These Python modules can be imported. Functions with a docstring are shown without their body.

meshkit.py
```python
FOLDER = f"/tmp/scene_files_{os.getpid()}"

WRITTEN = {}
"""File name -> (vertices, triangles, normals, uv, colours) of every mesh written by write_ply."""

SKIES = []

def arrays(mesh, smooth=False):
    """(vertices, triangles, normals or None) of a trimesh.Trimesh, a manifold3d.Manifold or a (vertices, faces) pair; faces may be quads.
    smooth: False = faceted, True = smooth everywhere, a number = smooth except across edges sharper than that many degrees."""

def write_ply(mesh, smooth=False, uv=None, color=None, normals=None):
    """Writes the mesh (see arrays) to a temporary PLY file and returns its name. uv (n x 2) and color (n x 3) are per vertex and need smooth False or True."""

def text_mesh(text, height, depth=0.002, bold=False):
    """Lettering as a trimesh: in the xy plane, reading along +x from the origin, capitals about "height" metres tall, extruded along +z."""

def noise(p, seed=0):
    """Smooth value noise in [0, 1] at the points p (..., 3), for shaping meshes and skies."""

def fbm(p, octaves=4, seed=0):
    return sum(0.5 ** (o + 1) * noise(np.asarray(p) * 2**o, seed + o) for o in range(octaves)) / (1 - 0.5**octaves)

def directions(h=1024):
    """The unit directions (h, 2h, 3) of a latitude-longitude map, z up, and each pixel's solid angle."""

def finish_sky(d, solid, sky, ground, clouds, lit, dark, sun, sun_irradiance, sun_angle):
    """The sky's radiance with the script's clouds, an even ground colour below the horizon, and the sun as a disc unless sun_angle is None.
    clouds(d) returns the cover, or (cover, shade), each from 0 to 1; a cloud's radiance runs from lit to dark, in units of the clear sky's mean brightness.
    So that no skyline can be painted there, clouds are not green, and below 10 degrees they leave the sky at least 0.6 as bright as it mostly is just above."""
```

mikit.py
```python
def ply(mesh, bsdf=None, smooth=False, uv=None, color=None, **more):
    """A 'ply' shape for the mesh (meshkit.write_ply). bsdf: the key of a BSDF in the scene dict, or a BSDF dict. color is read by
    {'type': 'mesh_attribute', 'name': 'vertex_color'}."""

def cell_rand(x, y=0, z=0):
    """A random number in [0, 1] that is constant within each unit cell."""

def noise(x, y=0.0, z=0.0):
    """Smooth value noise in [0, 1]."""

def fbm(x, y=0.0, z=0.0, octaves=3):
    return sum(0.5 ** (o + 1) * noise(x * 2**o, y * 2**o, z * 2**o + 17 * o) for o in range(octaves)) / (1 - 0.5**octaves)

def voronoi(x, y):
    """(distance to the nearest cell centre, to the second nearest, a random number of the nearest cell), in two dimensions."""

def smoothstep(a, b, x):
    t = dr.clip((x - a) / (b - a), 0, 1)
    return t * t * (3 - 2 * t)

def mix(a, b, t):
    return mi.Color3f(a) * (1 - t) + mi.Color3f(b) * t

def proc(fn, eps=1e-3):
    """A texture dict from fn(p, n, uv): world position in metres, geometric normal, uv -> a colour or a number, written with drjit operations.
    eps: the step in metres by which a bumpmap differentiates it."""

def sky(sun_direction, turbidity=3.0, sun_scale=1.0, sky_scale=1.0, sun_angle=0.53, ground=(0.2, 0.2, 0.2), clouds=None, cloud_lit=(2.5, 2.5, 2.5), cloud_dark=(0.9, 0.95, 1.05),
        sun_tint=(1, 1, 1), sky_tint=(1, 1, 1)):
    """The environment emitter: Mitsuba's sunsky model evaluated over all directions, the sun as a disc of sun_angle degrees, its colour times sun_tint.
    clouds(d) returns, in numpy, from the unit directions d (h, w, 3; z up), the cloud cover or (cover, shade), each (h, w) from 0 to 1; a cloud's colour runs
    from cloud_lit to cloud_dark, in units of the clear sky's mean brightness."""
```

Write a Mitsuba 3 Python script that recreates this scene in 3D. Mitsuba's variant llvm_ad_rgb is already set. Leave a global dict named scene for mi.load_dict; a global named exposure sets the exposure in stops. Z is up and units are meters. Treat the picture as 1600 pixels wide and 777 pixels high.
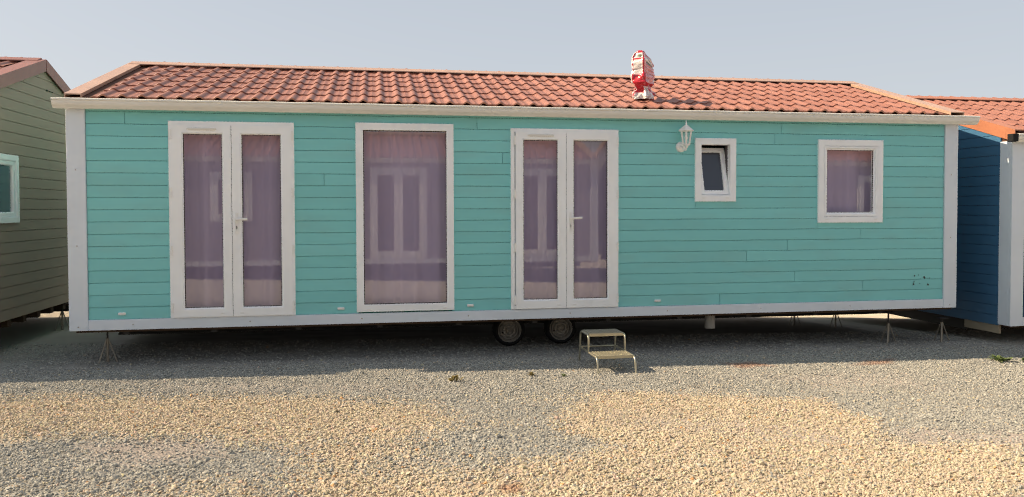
import math, random
import numpy as np, trimesh, manifold3d as m3, shapely
from shapely.geometry import Polygon, box as sbox
import drjit as dr, mitsuba as mi, mikit, meshkit

T = mi.ScalarTransform4f
rng = np.random.default_rng(7)
random.seed(7)
scene, labels = {}, {}

# ------------------------------------------------------------------ camera, light, exposure
CAM = np.array([3.146636, -8.982056, 1.775070])
FWD = np.array([0.172021, 0.984718, -0.027196])
UPV = np.array([0.007221, 0.026346, 0.999627])
scene['camera'] = {'type': 'perspective', 'fov': math.degrees(2 * math.atan(800 / 1230.015)), 'fov_axis': 'x',
                   'principal_point_offset_y': 27.846 / 777, 'near_clip': 0.05, 'far_clip': 3000.0,
                   'to_world': T().look_at(origin=CAM.tolist(), target=(CAM + FWD).tolist(), up=UPV.tolist())}
SUN = (-1.0, 0.165, 0.745)
def veil(d):
    """thin even high haze, denser towards the horizon"""
    e = np.clip(d[..., 2], 0, 1)
    return np.clip(0.50 + 0.25 * (1 - e) ** 3 + 0.05 * (meshkit.fbm(d * [3, 3, 9], 3, 2) - 0.5), 0, 1)
scene['sky'] = mikit.sky(SUN, turbidity=5.0, sun_scale=1.3, sun_tint=(1.0, 0.985, 0.96), sky_tint=(1.0, 0.98, 0.97), clouds=veil, cloud_lit=(1.36, 1.34, 1.28))
exposure = 2.25

# ------------------------------------------------------------------ materials
def pr(base, rough=0.6, spec=0.4, **k):
    d = {'type': 'principled', 'roughness': rough, 'specular': spec, **k}
    d['base_color'] = base if isinstance(base, dict) else {'type': 'rgb', 'value': list(base)}
    return {'type': 'twosided', 'bsdf': d}

def mat(name, d):
    scene[name] = d
    return name

def painted(col, seed, amp=0.10, dirt=(0.30, 0.29, 0.25), dirt_amt=0.10):
    """painted timber: faint grain along the board, slow fading, a little dust"""
    col = [float(c) for c in col]
    def fn(p, n, uv):
        g = mikit.fbm(p.x * 1.5 + seed, p.y * 1.5, p.z * 60.0, 3)
        s = mikit.fbm(p.x * 0.9 + seed * 3, p.y * 0.9, p.z * 1.3, 3)
        f = 1.0 - amp * 0.5 + amp * (0.35 * g + 0.65 * s)
        d = dirt_amt * mikit.smoothstep(0.45, 0.8, mikit.fbm(p.x * 2.3, p.y * 2.3 + seed, p.z * 5.0, 3))
        return mikit.mix(mi.Color3f(col) * f, dirt, d)
    return mikit.proc(fn)

def bumped(name, base, rough, spec, fn, scale, eps=2e-3):
    inner = pr(base, rough, spec)['bsdf']
    scene[name] = {'type': 'twosided', 'bsdf': {'type': 'bumpmap', 'arbitrary': mikit.proc(fn, eps), 'scale': scale, 'bsdf': inner}}
    return name

def wood_h(p, n, uv):
    return mikit.fbm(p.x * 2.5, p.y * 2.5, p.z * 90.0, 3)

TEAL = [bumped('paint_teal_%d' % i, painted(c, 3.7 * i + 1, 0.12, (0.25, 0.34, 0.30), 0.14), 0.55, 0.35, wood_h, 0.0012)
        for i, c in enumerate([(0.208, 0.555, 0.560), (0.216, 0.570, 0.575), (0.200, 0.540, 0.545)])]
mat('paint_teal_core', pr((0.06, 0.19, 0.17), 0.7, 0.2))
GREEN = bumped('paint_olive', painted((0.305, 0.240, 0.186), 11.0), 0.6, 0.3, wood_h, 0.0012)
BLUE = bumped('paint_blue', painted((0.042, 0.130, 0.245), 17.0, 0.10, (0.06, 0.13, 0.20), 0.1), 0.5, 0.4, wood_h, 0.0012)
PALE = mat('paint_pale_grey', pr(painted((0.215, 0.215, 0.265), 23.0), 0.6, 0.3))
def white_fn(c, seed):
    def fn(p, n, uv):
        s = mikit.fbm(p.x * 1.7 + seed, p.y * 1.7, p.z * 2.2, 3)
        d = 0.05 * mikit.smoothstep(0.5, 0.85, mikit.fbm(p.x * 6 + seed, p.y * 6, p.z * 3.0, 3))
        return mikit.mix(mi.Color3f(c) * (0.93 + 0.1 * s), (0.48, 0.46, 0.40), d)
    return mikit.proc(fn)
mat('pvc_white', pr(white_fn((0.855, 0.885, 0.905), 1.0), 0.35, 0.5))
mat('trim_white', pr(white_fn((0.65, 0.715, 0.785), 5.0), 0.45, 0.4))
mat('gutter_cream', pr(white_fn((0.73, 0.72, 0.67), 9.0), 0.4, 0.5))
mat('metal_white', pr((0.78, 0.78, 0.76), 0.3, 0.6))
mat('bright_metal', pr((0.82, 0.82, 0.81), 0.22, 0.7, metallic=0.15))
mat('steel', pr((0.30, 0.27, 0.22), 0.45, 0.5, metallic=0.5))
mat('dark_steel', pr((0.03, 0.028, 0.027), 0.6, 0.4))
mat('rubber', pr((0.009, 0.009, 0.010), 0.75, 0.3))
mat('rubber_seal', pr((0.09, 0.085, 0.09), 0.6, 0.3))
mat('rim_grey', pr((0.27, 0.255, 0.225), 0.5, 0.5))
mat('floor_wood', pr((0.075, 0.048, 0.032), 0.8, 0.2))
mat('pale_wood', pr(painted((0.34, 0.29, 0.21), 31.0, 0.3), 0.8, 0.2))
mat('inside', pr((0.28, 0.26, 0.25), 0.9, 0.1))
mat('hole_dark', pr((0.04, 0.05, 0.045), 0.9, 0.1))
mat('privacy_glass', pr((0.022, 0.028, 0.045), 0.12, 0.85))
mat('pane_glass', {'type': 'thindielectric', 'int_ior': 1.64, 'ext_ior': 1.0})
mat('clear_glass', {'type': 'thindielectric', 'int_ior': 1.5, 'ext_ior': 1.0})
mat('curtain_mauve', pr((0.395, 0.333, 0.465), 0.9, 0.15))
mat('curtain_blue', pr((0.06, 0.10, 0.12), 0.9, 0.15))

def tile_col(c, seed):
    def fn(p, n, uv):
        s = mikit.fbm(p.x * 0.8 + seed, p.y * 3.0, 0.0, 3)
        g = mikit.noise(p.x * 60 + seed, p.y * 60, p.z * 60)
        d = mikit.smoothstep(0.62, 0.85, mikit.fbm(p.x * 5.0, p.y * 9.0 + seed, 3.0, 3))
        return mikit.mix(mi.Color3f(c) * (0.86 + 0.22 * s + 0.07 * g), (0.20, 0.12, 0.09), 0.25 * d)
    return mikit.proc(fn)
TILE = [mat('terracotta_%d' % i, pr(tile_col(c, 2.3 * i), 0.5, 0.45)) for i, c in enumerate(
    [(0.285, 0.128, 0.095), (0.300, 0.137, 0.102), (0.270, 0.119, 0.088)])]
mat('roof_sheet', pr((0.10, 0.05, 0.035), 0.8, 0.2))
mat('cap_terracotta', pr(tile_col((0.42, 0.27, 0.195), 7.7), 0.36, 0.6))
mat('cap_brown', pr(tile_col((0.26, 0.115, 0.095), 9.7), 0.45, 0.5))
mat('cap_orange', pr(tile_col((0.39, 0.155, 0.083), 4.4), 0.4, 0.5))

# ------------------------------------------------------------------ mesh helpers
def cat(ms):
    return trimesh.util.concatenate([m for m in ms if m is not None])

def hull(pts):
    return trimesh.convex.convex_hull(np.asarray(pts, float))

def box(x0, x1, y0, y1, z0, z1, b=0.003):
    b = min(b, (x1 - x0) / 3, (y1 - y0) / 3, (z1 - z0) / 3)
    lo, hi = np.array([x0, y0, z0]), np.array([x1, y1, z1])
    v = []
    for s in np.ndindex(2, 2, 2):
        c = np.where(s, hi, lo)
        q = np.where(s, -1.0, 1.0)
        for k in range(3):
            w = c + q * b
            w[k] = c[k]
            v.append(w)
    return hull(v)

def ring(x0, x1, z0, z1, prof):
    """mitred frame round a rectangle: prof = closed loop of (inset from the outside, y)"""
    v, f, k = [], [], len(prof)
    for i, y in prof:
        v += [(x0 + i, y, z0 + i), (x1 - i, y, z0 + i), (x1 - i, y, z1 - i), (x0 + i, y, z1 - i)]
    for a in range(k):
        b = (a + 1) % k
        for c in range(4):
            d = (c + 1) % 4
            f.append((a * 4 + c, a * 4 + d, b * 4 + d, b * 4 + c))
    f = np.array(f)
    return trimesh.Trimesh(np.array(v, float), np.vstack([f[:, [0, 1, 2]], f[:, [0, 2, 3]]]), process=False)

def extrude_x(poly_yz, x0, x1):
    m = trimesh.creation.extrude_polygon(poly_yz, x1 - x0, engine='earcut')
    v = m.vertices
    return trimesh.Trimesh(np.stack([x0 + v[:, 2], v[:, 0], v[:, 1]], 1), m.faces, process=False)

def extrude_y(poly_xz, y0, y1):
    m = trimesh.creation.extrude_polygon(poly_xz, y1 - y0, engine='earcut')
    v = m.vertices
    return trimesh.Trimesh(np.stack([v[:, 0], y1 - v[:, 2], v[:, 1]], 1), m.faces, process=False)

def tube(pts, r, n=10):
    p = np.asarray(pts, float)
    r = np.broadcast_to(r, (len(p),))
    t = np.gradient(p, axis=0)
    t /= np.linalg.norm(t, axis=1, keepdims=True)
    a = np.cross(t[0], [0, 0, 1.0] if abs(t[0][2]) < 0.9 else [1.0, 0, 0])
    a /= np.linalg.norm(a)
    v, ang = [], np.arange(n) * 2 * np.pi / n
    for i in range(len(p)):
        a = a - t[i] * (a @ t[i])
        a /= np.linalg.norm(a)
        b = np.cross(t[i], a)
        v.append(p[i] + r[i] * (np.cos(ang)[:, None] * a + np.sin(ang)[:, None] * b))
    v = np.vstack(v + [p[:1], p[-1:]])
    f, m = [], len(p)
    for i in range(m - 1):
        for j in range(n):
            k = (j + 1) % n
            q = (i * n + j, i * n + k, (i + 1) * n + k, (i + 1) * n + j)
            f += [q[:3], (q[0], q[2], q[3])]
    for j in range(n):
        k = (j + 1) % n
        f += [(m * n, k, j), (m * n + 1, (m - 1) * n + j, (m - 1) * n + k)]
    return trimesh.Trimesh(v, np.array(f), process=False)

def bend(pts, r=0.05, k=6):
    """polyline with rounded corners"""
    p = [np.asarray(q, float) for q in pts]
    out = [p[0]]
    for a, b, c in zip(p[:-2], p[1:-1], p[2:]):
        u, w = (a - b) / np.linalg.norm(a - b), (c - b) / np.linalg.norm(c - b)
        s, e = b + u * r, b + w * r
        for t in np.linspace(0, 1, k):
            out.append((1 - t) ** 2 * s + 2 * t * (1 - t) * b + t * t * e)
    return out + [p[-1]]

def lathe(prof, n=20, axis='z', at=(0, 0, 0)):
    prof = np.asarray(prof, float)
    ang = np.arange(n) * 2 * np.pi / n
    v = np.stack([prof[:, 0, None] * np.cos(ang), prof[:, 0, None] * np.sin(ang), np.repeat(prof[:, 1, None], n, 1)], -1).reshape(-1, 3)
    f = []
    for i in range(len(prof) - 1):
        for j in range(n):
            k = (j + 1) % n
            q = (i * n + j, i * n + k, (i + 1) * n + k, (i + 1) * n + j)
            f += [q[:3], (q[0], q[2], q[3])]
    if axis == 'y':
        v = v[:, [0, 2, 1]] * [1, -1, 1]
    return trimesh.Trimesh(v + np.array(at), np.array(f), process=False)

# ------------------------------------------------------------------ scene helpers
PLACE = [np.eye(4)]
def numbered(name):
    if name not in scene and name not in labels and not any(k.startswith(name + '__') for k in scene):
        return name
    i = 1
    while True:
        k = '%s_%03d' % (name, i)
        if k not in scene and k not in labels:
            return k
        i += 1

def add(name, mesh, bsdf, parent=None, smooth=False, stuff=False, **kw):
    key = numbered((parent + '__' if parent else '') + name)
    d = mesh if isinstance(mesh, dict) else mikit.ply(mesh, bsdf, smooth, **kw)
    if not np.allclose(PLACE[-1], np.eye(4)) and 'to_world' not in d:
        d = {**d, 'to_world': T(PLACE[-1].tolist())}
    scene[key] = d
    if stuff:
        labels[key] = {'kind': 'stuff'}
    return key

def thing(name, label, cat_, group=None):
    key = numbered(name)
    labels[key] = {'label': label, 'category': cat_}
    if group:
        labels[key]['group'] = group
    return key

def tag(key, label, cat_, group=None):
    labels[key] = {'label': label, 'category': cat_}
    if group:
        labels[key]['group'] = group

# ------------------------------------------------------------------ ground
def G(x, y):
    """height of the yard's surface"""
    x, y = np.asarray(x, float), np.asarray(y, float)
    xc = np.clip(x, -3, 13)
    f = np.clip(-y, 0, 3.0)
    b = np.clip(y - 0.3, 0, 8.0)
    z = 0.10 - 0.0085 * xc + f * (0.045 - 0.0075 * xc) * 0.8 - b * 0.0052 * np.clip(xc, 0, 13)
    p = np.stack([x, y, 0 * x], -1)
    z = z + 0.014 * (meshkit.fbm(p * 0.9 + 5, 3) - 0.5) + 0.014 * (meshkit.fbm(p * [2.2, 4.5, 1], 3, 4) - 0.5)
    far = np.clip((np.hypot(x - 5, y) - 25) / 60, 0, 1)
    return z * (1 - far)

ZONES = {
 'T1': [(5.11, -2.02), (5.56, -2.03), (7.31, -2.35), (7.17, -2.99), (7.07, -3.28), (7.07, -3.74), (8.02, -3.77), (6.92, -5.13), (2.72, -4.37), (2.87, -3.9), (3.61, -3.91), (4.28, -3.73), (4.9, -3.66), (4.65, -3.21), (4.66, -2.74), (4.9, -2.35)],
 'T2': [(-1.3, -1.75), (0.74, -1.62), (1.72, -1.76), (2.66, -1.88), (3.44, -2.12), (3.71, -2.76), (3.62, -3.27), (3.2, -3.77), (2.72, -4.37), (2.62, -4.14), (2.69, -3.55), (2.0, -3.2), (1.18, -2.98), (-1, -2.80)],
 'T3': [(2.2, -4.3), (7.5, -5.4), (7.5, -8.6), (-3, -8.6), (-2, -6.2)],
 'D1': [(0.99, -3.16), (2.09, -3.22), (2.09, -3.67), (1.61, -3.73), (1.14, -3.46)],
 'D2': [(7.22, -3.31), (9.2, -3.52), (8.9, -3.85), (7.09, -3.71)],
 'D3': [(4.97, -2.58), (6.2, -3.02), (7.11, -3.53), (6.78, -3.85), (5.17, -3.18)],
 'D4': [(0.6, -0.85), (2.6, -1.1), (4.4, -1.75), (2.4, -1.7), (1.2, -1.5)],
 'D5': [(6.9, -1.3), (8.6, -1.4), (8.7, -2.1), (7.4, -2.0)],
 'R': [(7.12, -0.78), (7.46, -0.72), (7.52, -0.96), (7.21, -1.05)],
 'R2': [(8.6, -0.74), (8.94, -0.72), (8.84, -0.98), (8.45, -1.03)],
 'O1': [(3.87, -4.35), (4.02, -4.31), (3.99, -4.47), (3.88, -4.45)]}
ZP = {k: Polygon(v) for k, v in ZONES.items()}
def member(k, x, y, soft):
    """0..1, 1 inside the zone, fading over soft metres"""
    x, y = np.asarray(x, float), np.asarray(y, float)
    poly = ZP[k].buffer(0)
    x0, y0, x1, y1 = poly.bounds
    out = np.zeros(x.shape)
    near = (x > x0 - soft) & (x < x1 + soft) & (y > y0 - soft) & (y < y1 + soft)
    if near.any():
        pts = shapely.points(x[near], y[near])
        inside = shapely.contains(poly, pts)
        d = shapely.distance(poly.boundary, pts)
        out[near] = np.clip(0.5 + np.where(inside, d, -d) / soft, 0, 1)
    return out

def zone(x, y):
    p = np.stack([x, y, 0 * x], -1)
    wx = x + 0.5 * (meshkit.fbm(p * 1.6, 3, 11) - 0.5)
    wy = y + 0.4 * (meshkit.fbm(p * 1.6, 3, 12) - 0.5)
    tan = np.maximum.reduce([member('T1', wx, wy, 0.28), member('T2', wx, wy, 0.50), member('T3', wx, wy, 0.7)])
    n = meshkit.fbm(p * [0.55, 2.4, 1], 4, 21)
    tan = np.clip(tan * (0.70 + 0.58 * n) + 0.26 * np.clip((n - 0.45) * 3, 0, 1) * np.clip((-1.3 - y) / 0.5, 0, 1) * np.clip((8 - x) / 2, 0, 1), 0, 1)
    dust = np.maximum.reduce([member('D1', wx, wy, 0.25), member('D2', wx, wy, 0.2), 0.75 * member('D3', wx, wy, 0.35), 0.6 * member('D4', wx, wy, 0.4), 0.8 * member('D5', wx, wy, 0.5)])
    rust = np.maximum(np.maximum(member('R', wx, wy, 0.12), member('R2', wx, wy, 0.15)), member('O1', x, y, 0.06))
    return tan, dust, rust

def grid_axis(a, b, step, lo, hi):
    mid = np.arange(a, b + 1e-6, step)
    g = np.geomspace(step, 220, 26).cumsum()
    left, right = a - g, b + g
    left, right = left[left > lo], right[right < hi]
    return np.concatenate([[lo], left[::-1], mid, right, [hi]])

gx, gy = grid_axis(-3.2, 13.2, 0.055, -900, 900), grid_axis(-5.6, 3.2, 0.05, -900, 900)
X, Y = np.meshgrid(gx, gy)
Z = G(X, Y)
gi = np.arange(X.size).reshape(X.shape)
q = np.stack([gi[:-1, :-1], gi[:-1, 1:], gi[1:, 1:], gi[1:, :-1]], -1).reshape(-1, 4)
tan, dust, rust = zone(X.ravel(), Y.ravel())
P3 = np.stack([X.ravel(), Y.ravel(), 0 * X.ravel()], -1)
n1 = meshkit.fbm(P3 * [2.5, 5, 1], 4, 31)[:, None]
col = (1 - tan[:, None]) * np.array([0.25, 0.245, 0.224]) + tan[:, None] * np.array([0.37, 0.31, 0.225])
col = col * (0.72 + 0.5 * n1)
col = col * (1 - dust[:, None]) + dust[:, None] * np.array([0.31, 0.275, 0.245]) * (0.85 + 0.3 * n1)
farm = np.clip((np.hypot((X.ravel() - 5) * 0.7, Y.ravel() + 1) - 4.2) / 1.5, 0, 1)[:, None]
col = col * (1 - farm) + farm * np.array([0.46, 0.42, 0.35])
col = col * (1 - 0.75 * rust[:, None]) + 0.75 * rust[:, None] * np.array([0.24, 0.12, 0.075])
def gravel_h(p, n, uv):
    a, b, c = mikit.voronoi(p.x * 42.0, p.y * 42.0)
    return (1.0 - dr.minimum(a * 1.4, 1.0)) * (0.5 + 0.5 * c) + 0.4 * mikit.noise(p.x * 140, p.y * 140)
scene['ground_mat'] = {'type': 'twosided', 'bsdf': {'type': 'bumpmap', 'arbitrary': mikit.proc(gravel_h, 2e-3), 'scale': 0.010,
    'bsdf': {'type': 'principled', 'base_color': {'type': 'mesh_attribute', 'name': 'vertex_color'}, 'roughness': 0.95, 'specular': 0.15}}}
scene['ground'] = mikit.ply((np.stack([X.ravel(), Y.ravel(), Z.ravel()], 1), q), 'ground_mat', True, color=col)
labels['ground'] = {'kind': 'structure', 'label': 'flat gravel yard of grey and tan stones', 'category': 'ground'}

# loose stones: crushed, faceted, every stone its own tint
ICO = trimesh.creation.icosahedron()
_o = np.array([[1, 0, 0], [-1, 0, 0], [0, 1, 0], [0, -1, 0], [0, 0, 1], [0, 0, -1]], float)
OCT = trimesh.Trimesh(_o * 1.12, [[0, 2, 4], [2, 1, 4], [1, 3, 4], [3, 0, 4], [2, 0, 5], [1, 2, 5], [3, 1, 5], [0, 3, 5]], process=False)
def stones(x, y, size, colr, lift, solid):
    n, nv = len(x), len(solid.vertices)
    v = np.broadcast_to(solid.vertices, (n, nv, 3)) * (1 + 0.20 * rng.standard_normal((n, nv, 1)))
    v = v * (size[:, None, None] * np.stack([rng.uniform(0.8, 1.35, n), rng.uniform(0.7, 1.1, n), rng.uniform(0.5, 0.85, n)], -1)[:, None])
    qv = rng.standard_normal((n, 4)) * [1, .35, .35, 1]
    qv /= np.linalg.norm(qv, axis=1, keepdims=True)
    w, a, b, c = qv.T
    R = np.stack([1 - 2 * (b * b + c * c), 2 * (a * b - w * c), 2 * (a * c + w * b), 2 * (a * b + w * c), 1 - 2 * (a * a + c * c), 2 * (b * c - w * a),
                  2 * (a * c - w * b), 2 * (b * c + w * a), 1 - 2 * (a * a + b * b)], -1).reshape(n, 3, 3)
    v = np.einsum('nij,nkj->nki', R, v)
    v = v + np.stack([x, y, G(x, y) + size * lift], -1)[:, None]
    f = (solid.faces[None] + nv * np.arange(n)[:, None, None]).reshape(-1, 3)
    return v.reshape(-1, 3), f, np.repeat(colr, nv, 0)

def in_view(x, y, m=1.15):
    d = np.stack([x, y, 0 * x + 0.05], -1) - CAM
    r = np.cross(FWD, UPV)
    u = (d @ r) / (d @ FWD)
    return abs(u) < 0.6504 * m + 0.06

def scatter(n, x0, x1, y0, y1):
    x, y = rng.uniform(x0, x1, n), rng.uniform(y0, y1, n)
    k = in_view(x, y)
    return x[k], y[k]

tanv, tanf, tanc, grv, grf, grc = [], [], [], [], [], []
def sow(n, x0, x1, y0, y1, tan_size, grey_size, solid=ICO):
    x, y = scatter(n, x0, x1, y0, y1)
    tan, dust, rust = zone(x, y)
    keep = rng.random(len(x)) > 0.70 * dust
    x, y, tan, rust = x[keep], y[keep], tan[keep], rust[keep]
    is_tan = rng.random(len(x)) < 0.03 + 0.92 * tan
    for sel, size, V, F, Cc in ((is_tan, tan_size, tanv, tanf, tanc), (~is_tan, grey_size, grv, grf, grc)):
        xs, ys, rs = x[sel], y[sel], rust[sel]
        m = len(xs)
        s = size * np.exp(0.24 * rng.standard_normal(m)) * np.where(rng.random(m) < 0.006, 1.5, 1.0)
        if V is tanv:
            c = np.array([0.440, 0.380, 0.288]) * (0.80 + 0.38 * rng.random((m, 1))) * (1 + 0.035 * rng.standard_normal((m, 3)))
            odd = rng.random(m) < 0.012
            c[odd] = np.array([0.46, 0.27, 0.13]) * (0.8 + 0.4 * rng.random((odd.sum(), 1)))
        else:
            k = rng.random((m, 1))
            c = np.where(k < 0.55, [0.305, 0.305, 0.280], np.where(k < 0.88, [0.375, 0.365, 0.325], [0.205, 0.215, 0.208])) * (0.78 + 0.44 * rng.random((m, 1)))
        c = c * (1 - 0.55 * rs[:, None]) + 0.55 * rs[:, None] * np.array([0.28, 0.13, 0.075])
        v, f, c = stones(xs, ys, s, np.clip(c, 0.02, 0.8), rng.uniform(-0.3, 0.5, m), solid)
        F.append(f + sum(len(q) for q in V))
        V.append(v)
        Cc.append(c)
sow(112000, -3.2, 12.2, -4.85, -2.9, 0.0097, 0.0087)
sow(95000, -3.2, 12.2, -2.9, -1.55, 0.0093, 0.0081, OCT)
sow(90000, -3.2, 12.2, -1.55, -0.2, 0.0088, 0.0078, OCT)
sow(20000, -3.2, 12.2, -0.2, 1.6, 0.0098, 0.0092, OCT)
scene['stone_mat'] = {'type': 'twosided', 'bsdf': {'type': 'principled', 'base_color': {'type': 'mesh_attribute', 'name': 'vertex_color'}, 'roughness': 0.85, 'specular': 0.25}}
STONE_FACES = sum(len(q) for q in tanf + grf)
for key, V, F, Cc, lab in (('gravel', tanv, tanf, tanc, 'loose tan and cream gravel strewn over the front of the yard'),
                           ('grey_gravel', grv, grf, grc, 'loose grey crushed gravel around and under the homes')):
    scene[key] = mikit.ply((np.vstack(V), np.vstack(F)), 'stone_mat', False, color=np.vstack(Cc))
    labels[key] = {'kind': 'stuff', 'label': lab, 'category': 'gravel'}

# ------------------------------------------------------------------ the mobile homes
DEPTH, YR, SLOPE, ZE = 4.40, 2.20, 0.323, 2.973      # house depth, ridge y, pitch, roof plane height at y = 0
ZB, ZT, BH, B0 = 0.50, 2.93, 0.1299, 0.612           # trim bottom, wall top, board height, first board
def roof_z(y):
    return ZE + SLOPE * min(y, DEPTH - y)

def board(u0, u1, z0, z1, clips=(), d0=0.022, trim=True):
    """one lap board in wall coordinates (u along, d outwards, z up), cut round the openings"""
    prof = Polygon([(0.0, z0 + 0.002), (d0 - 0.002, z0 + 0.0005), (d0, z0 + 0.003), (d0 - 0.004, z1 - 0.006), (d0 - 0.008, z1 - 0.004), (d0 - 0.008, z1), (0.0, z1)])
    cuts = sorted({u0, u1} | {u for c in clips for u in c[:2] if u0 < u < u1})
    runs, cur = [], []
    for a, b in zip(cuts[:-1], cuts[1:]):
        p, m = prof, (a + b) / 2
        for c in clips:
            if c[0] < m < c[1]:
                p = p.difference(sbox(-1, c[2], 1, c[3]))
        if p.is_empty or p.area < 1e-5:
            if cur:
                runs.append(cur)
            cur = []
            continue
        cur += [extrude_x(g, a, b) for g in getattr(p, 'geoms', [p])]
    if cur:
        runs.append(cur)
    return [cat(r) for r in runs]

def to_wall(m, side, L=0.0):
    v = np.array(m.vertices)            # (u, d, z)
    if side == 'front':
        w = np.stack([v[:, 0], -v[:, 1], v[:, 2]], 1)
    elif side == 'left':
        w = np.stack([-v[:, 1], v[:, 0], v[:, 2]], 1)
    elif side == 'right':
        w = np.stack([L + v[:, 1], v[:, 0], v[:, 2]], 1)
    else:
        w = np.stack([v[:, 0], DEPTH + v[:, 1], v[:, 2]], 1)
    return trimesh.Trimesh(w, m.faces, process=False)

def gable_clip(m):
    """cuts a board of an end wall (u = y) under the roof"""
    if m.vertices[:, 2].max() < ZE - 0.05:
        return m
    man = m3.Manifold(m3.Mesh(m.vertices.astype(np.float32), m.faces.astype(np.uint32)))
    k = math.hypot(1, SLOPE)
    off = ZE - 0.06
    man = man.trim_by_plane((SLOPE / k, 0, -1 / k), -off / k)
    man = man.trim_by_plane((-SLOPE / k, 0, -1 / k), -(off + SLOPE * DEPTH) / k)
    if man.is_empty():
        return None
    o = man.to_mesh()
    return trimesh.Trimesh(o.vert_properties[:, :3], o.tri_verts, process=False)

def merged(m):
    m = m.copy()
    m.merge_vertices()
    return m

PITCH, ROW0, ROWS, RSTEP = 0.1925, -0.060, 7, 0.36
KS = math.hypot(1, SLOPE)
def tile_mesh(i=0):
    """one pan tile of the pressed roof, local x across, y up the slope, z off the roof plane"""
    n, L = 14, RSTEP * KS + 0.015
    u = np.linspace(0, 1, n + 1)
    d = np.clip(abs(u - 0.5) / 0.29, 0, 1)
    h = 0.027 * (0.5 + 0.5 * np.cos(np.pi * d)) ** 0.85 + 0.004 * np.clip((abs(u - 0.5) - 0.29) / 0.21, 0, 1) ** 2
    lip = 0.016
    rows = [(0.004, 0.0 + 0 * h, h - 0.004), (0.0, 0, h + lip - 0.004), (0.004, 0, h + lip), (L * 0.5, 0, h + lip * 0.5), (L, 0, h)]
    v = np.vstack([np.stack([u * PITCH, np.full(n + 1, y), z], 1) for y, _, z in rows])
    f = []
    for r in range(len(rows) - 1):
        for j in range(n):
            a = r * (n + 1) + j
            f += [(a, a + 1, a + n + 2), (a, a + n + 2, a + n + 1)]
    return trimesh.Trimesh(v, np.array(f), process=False)

TILE_PLY = [mikit.ply(tile_mesh(), t, 40) for t in TILE]
ROOF_ROT = np.array([[1, 0, 0, 0], [0, 1 / KS, -SLOPE / KS, 0], [0, SLOPE / KS, 1 / KS, 0], [0, 0, 0, 1.0]])

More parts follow.
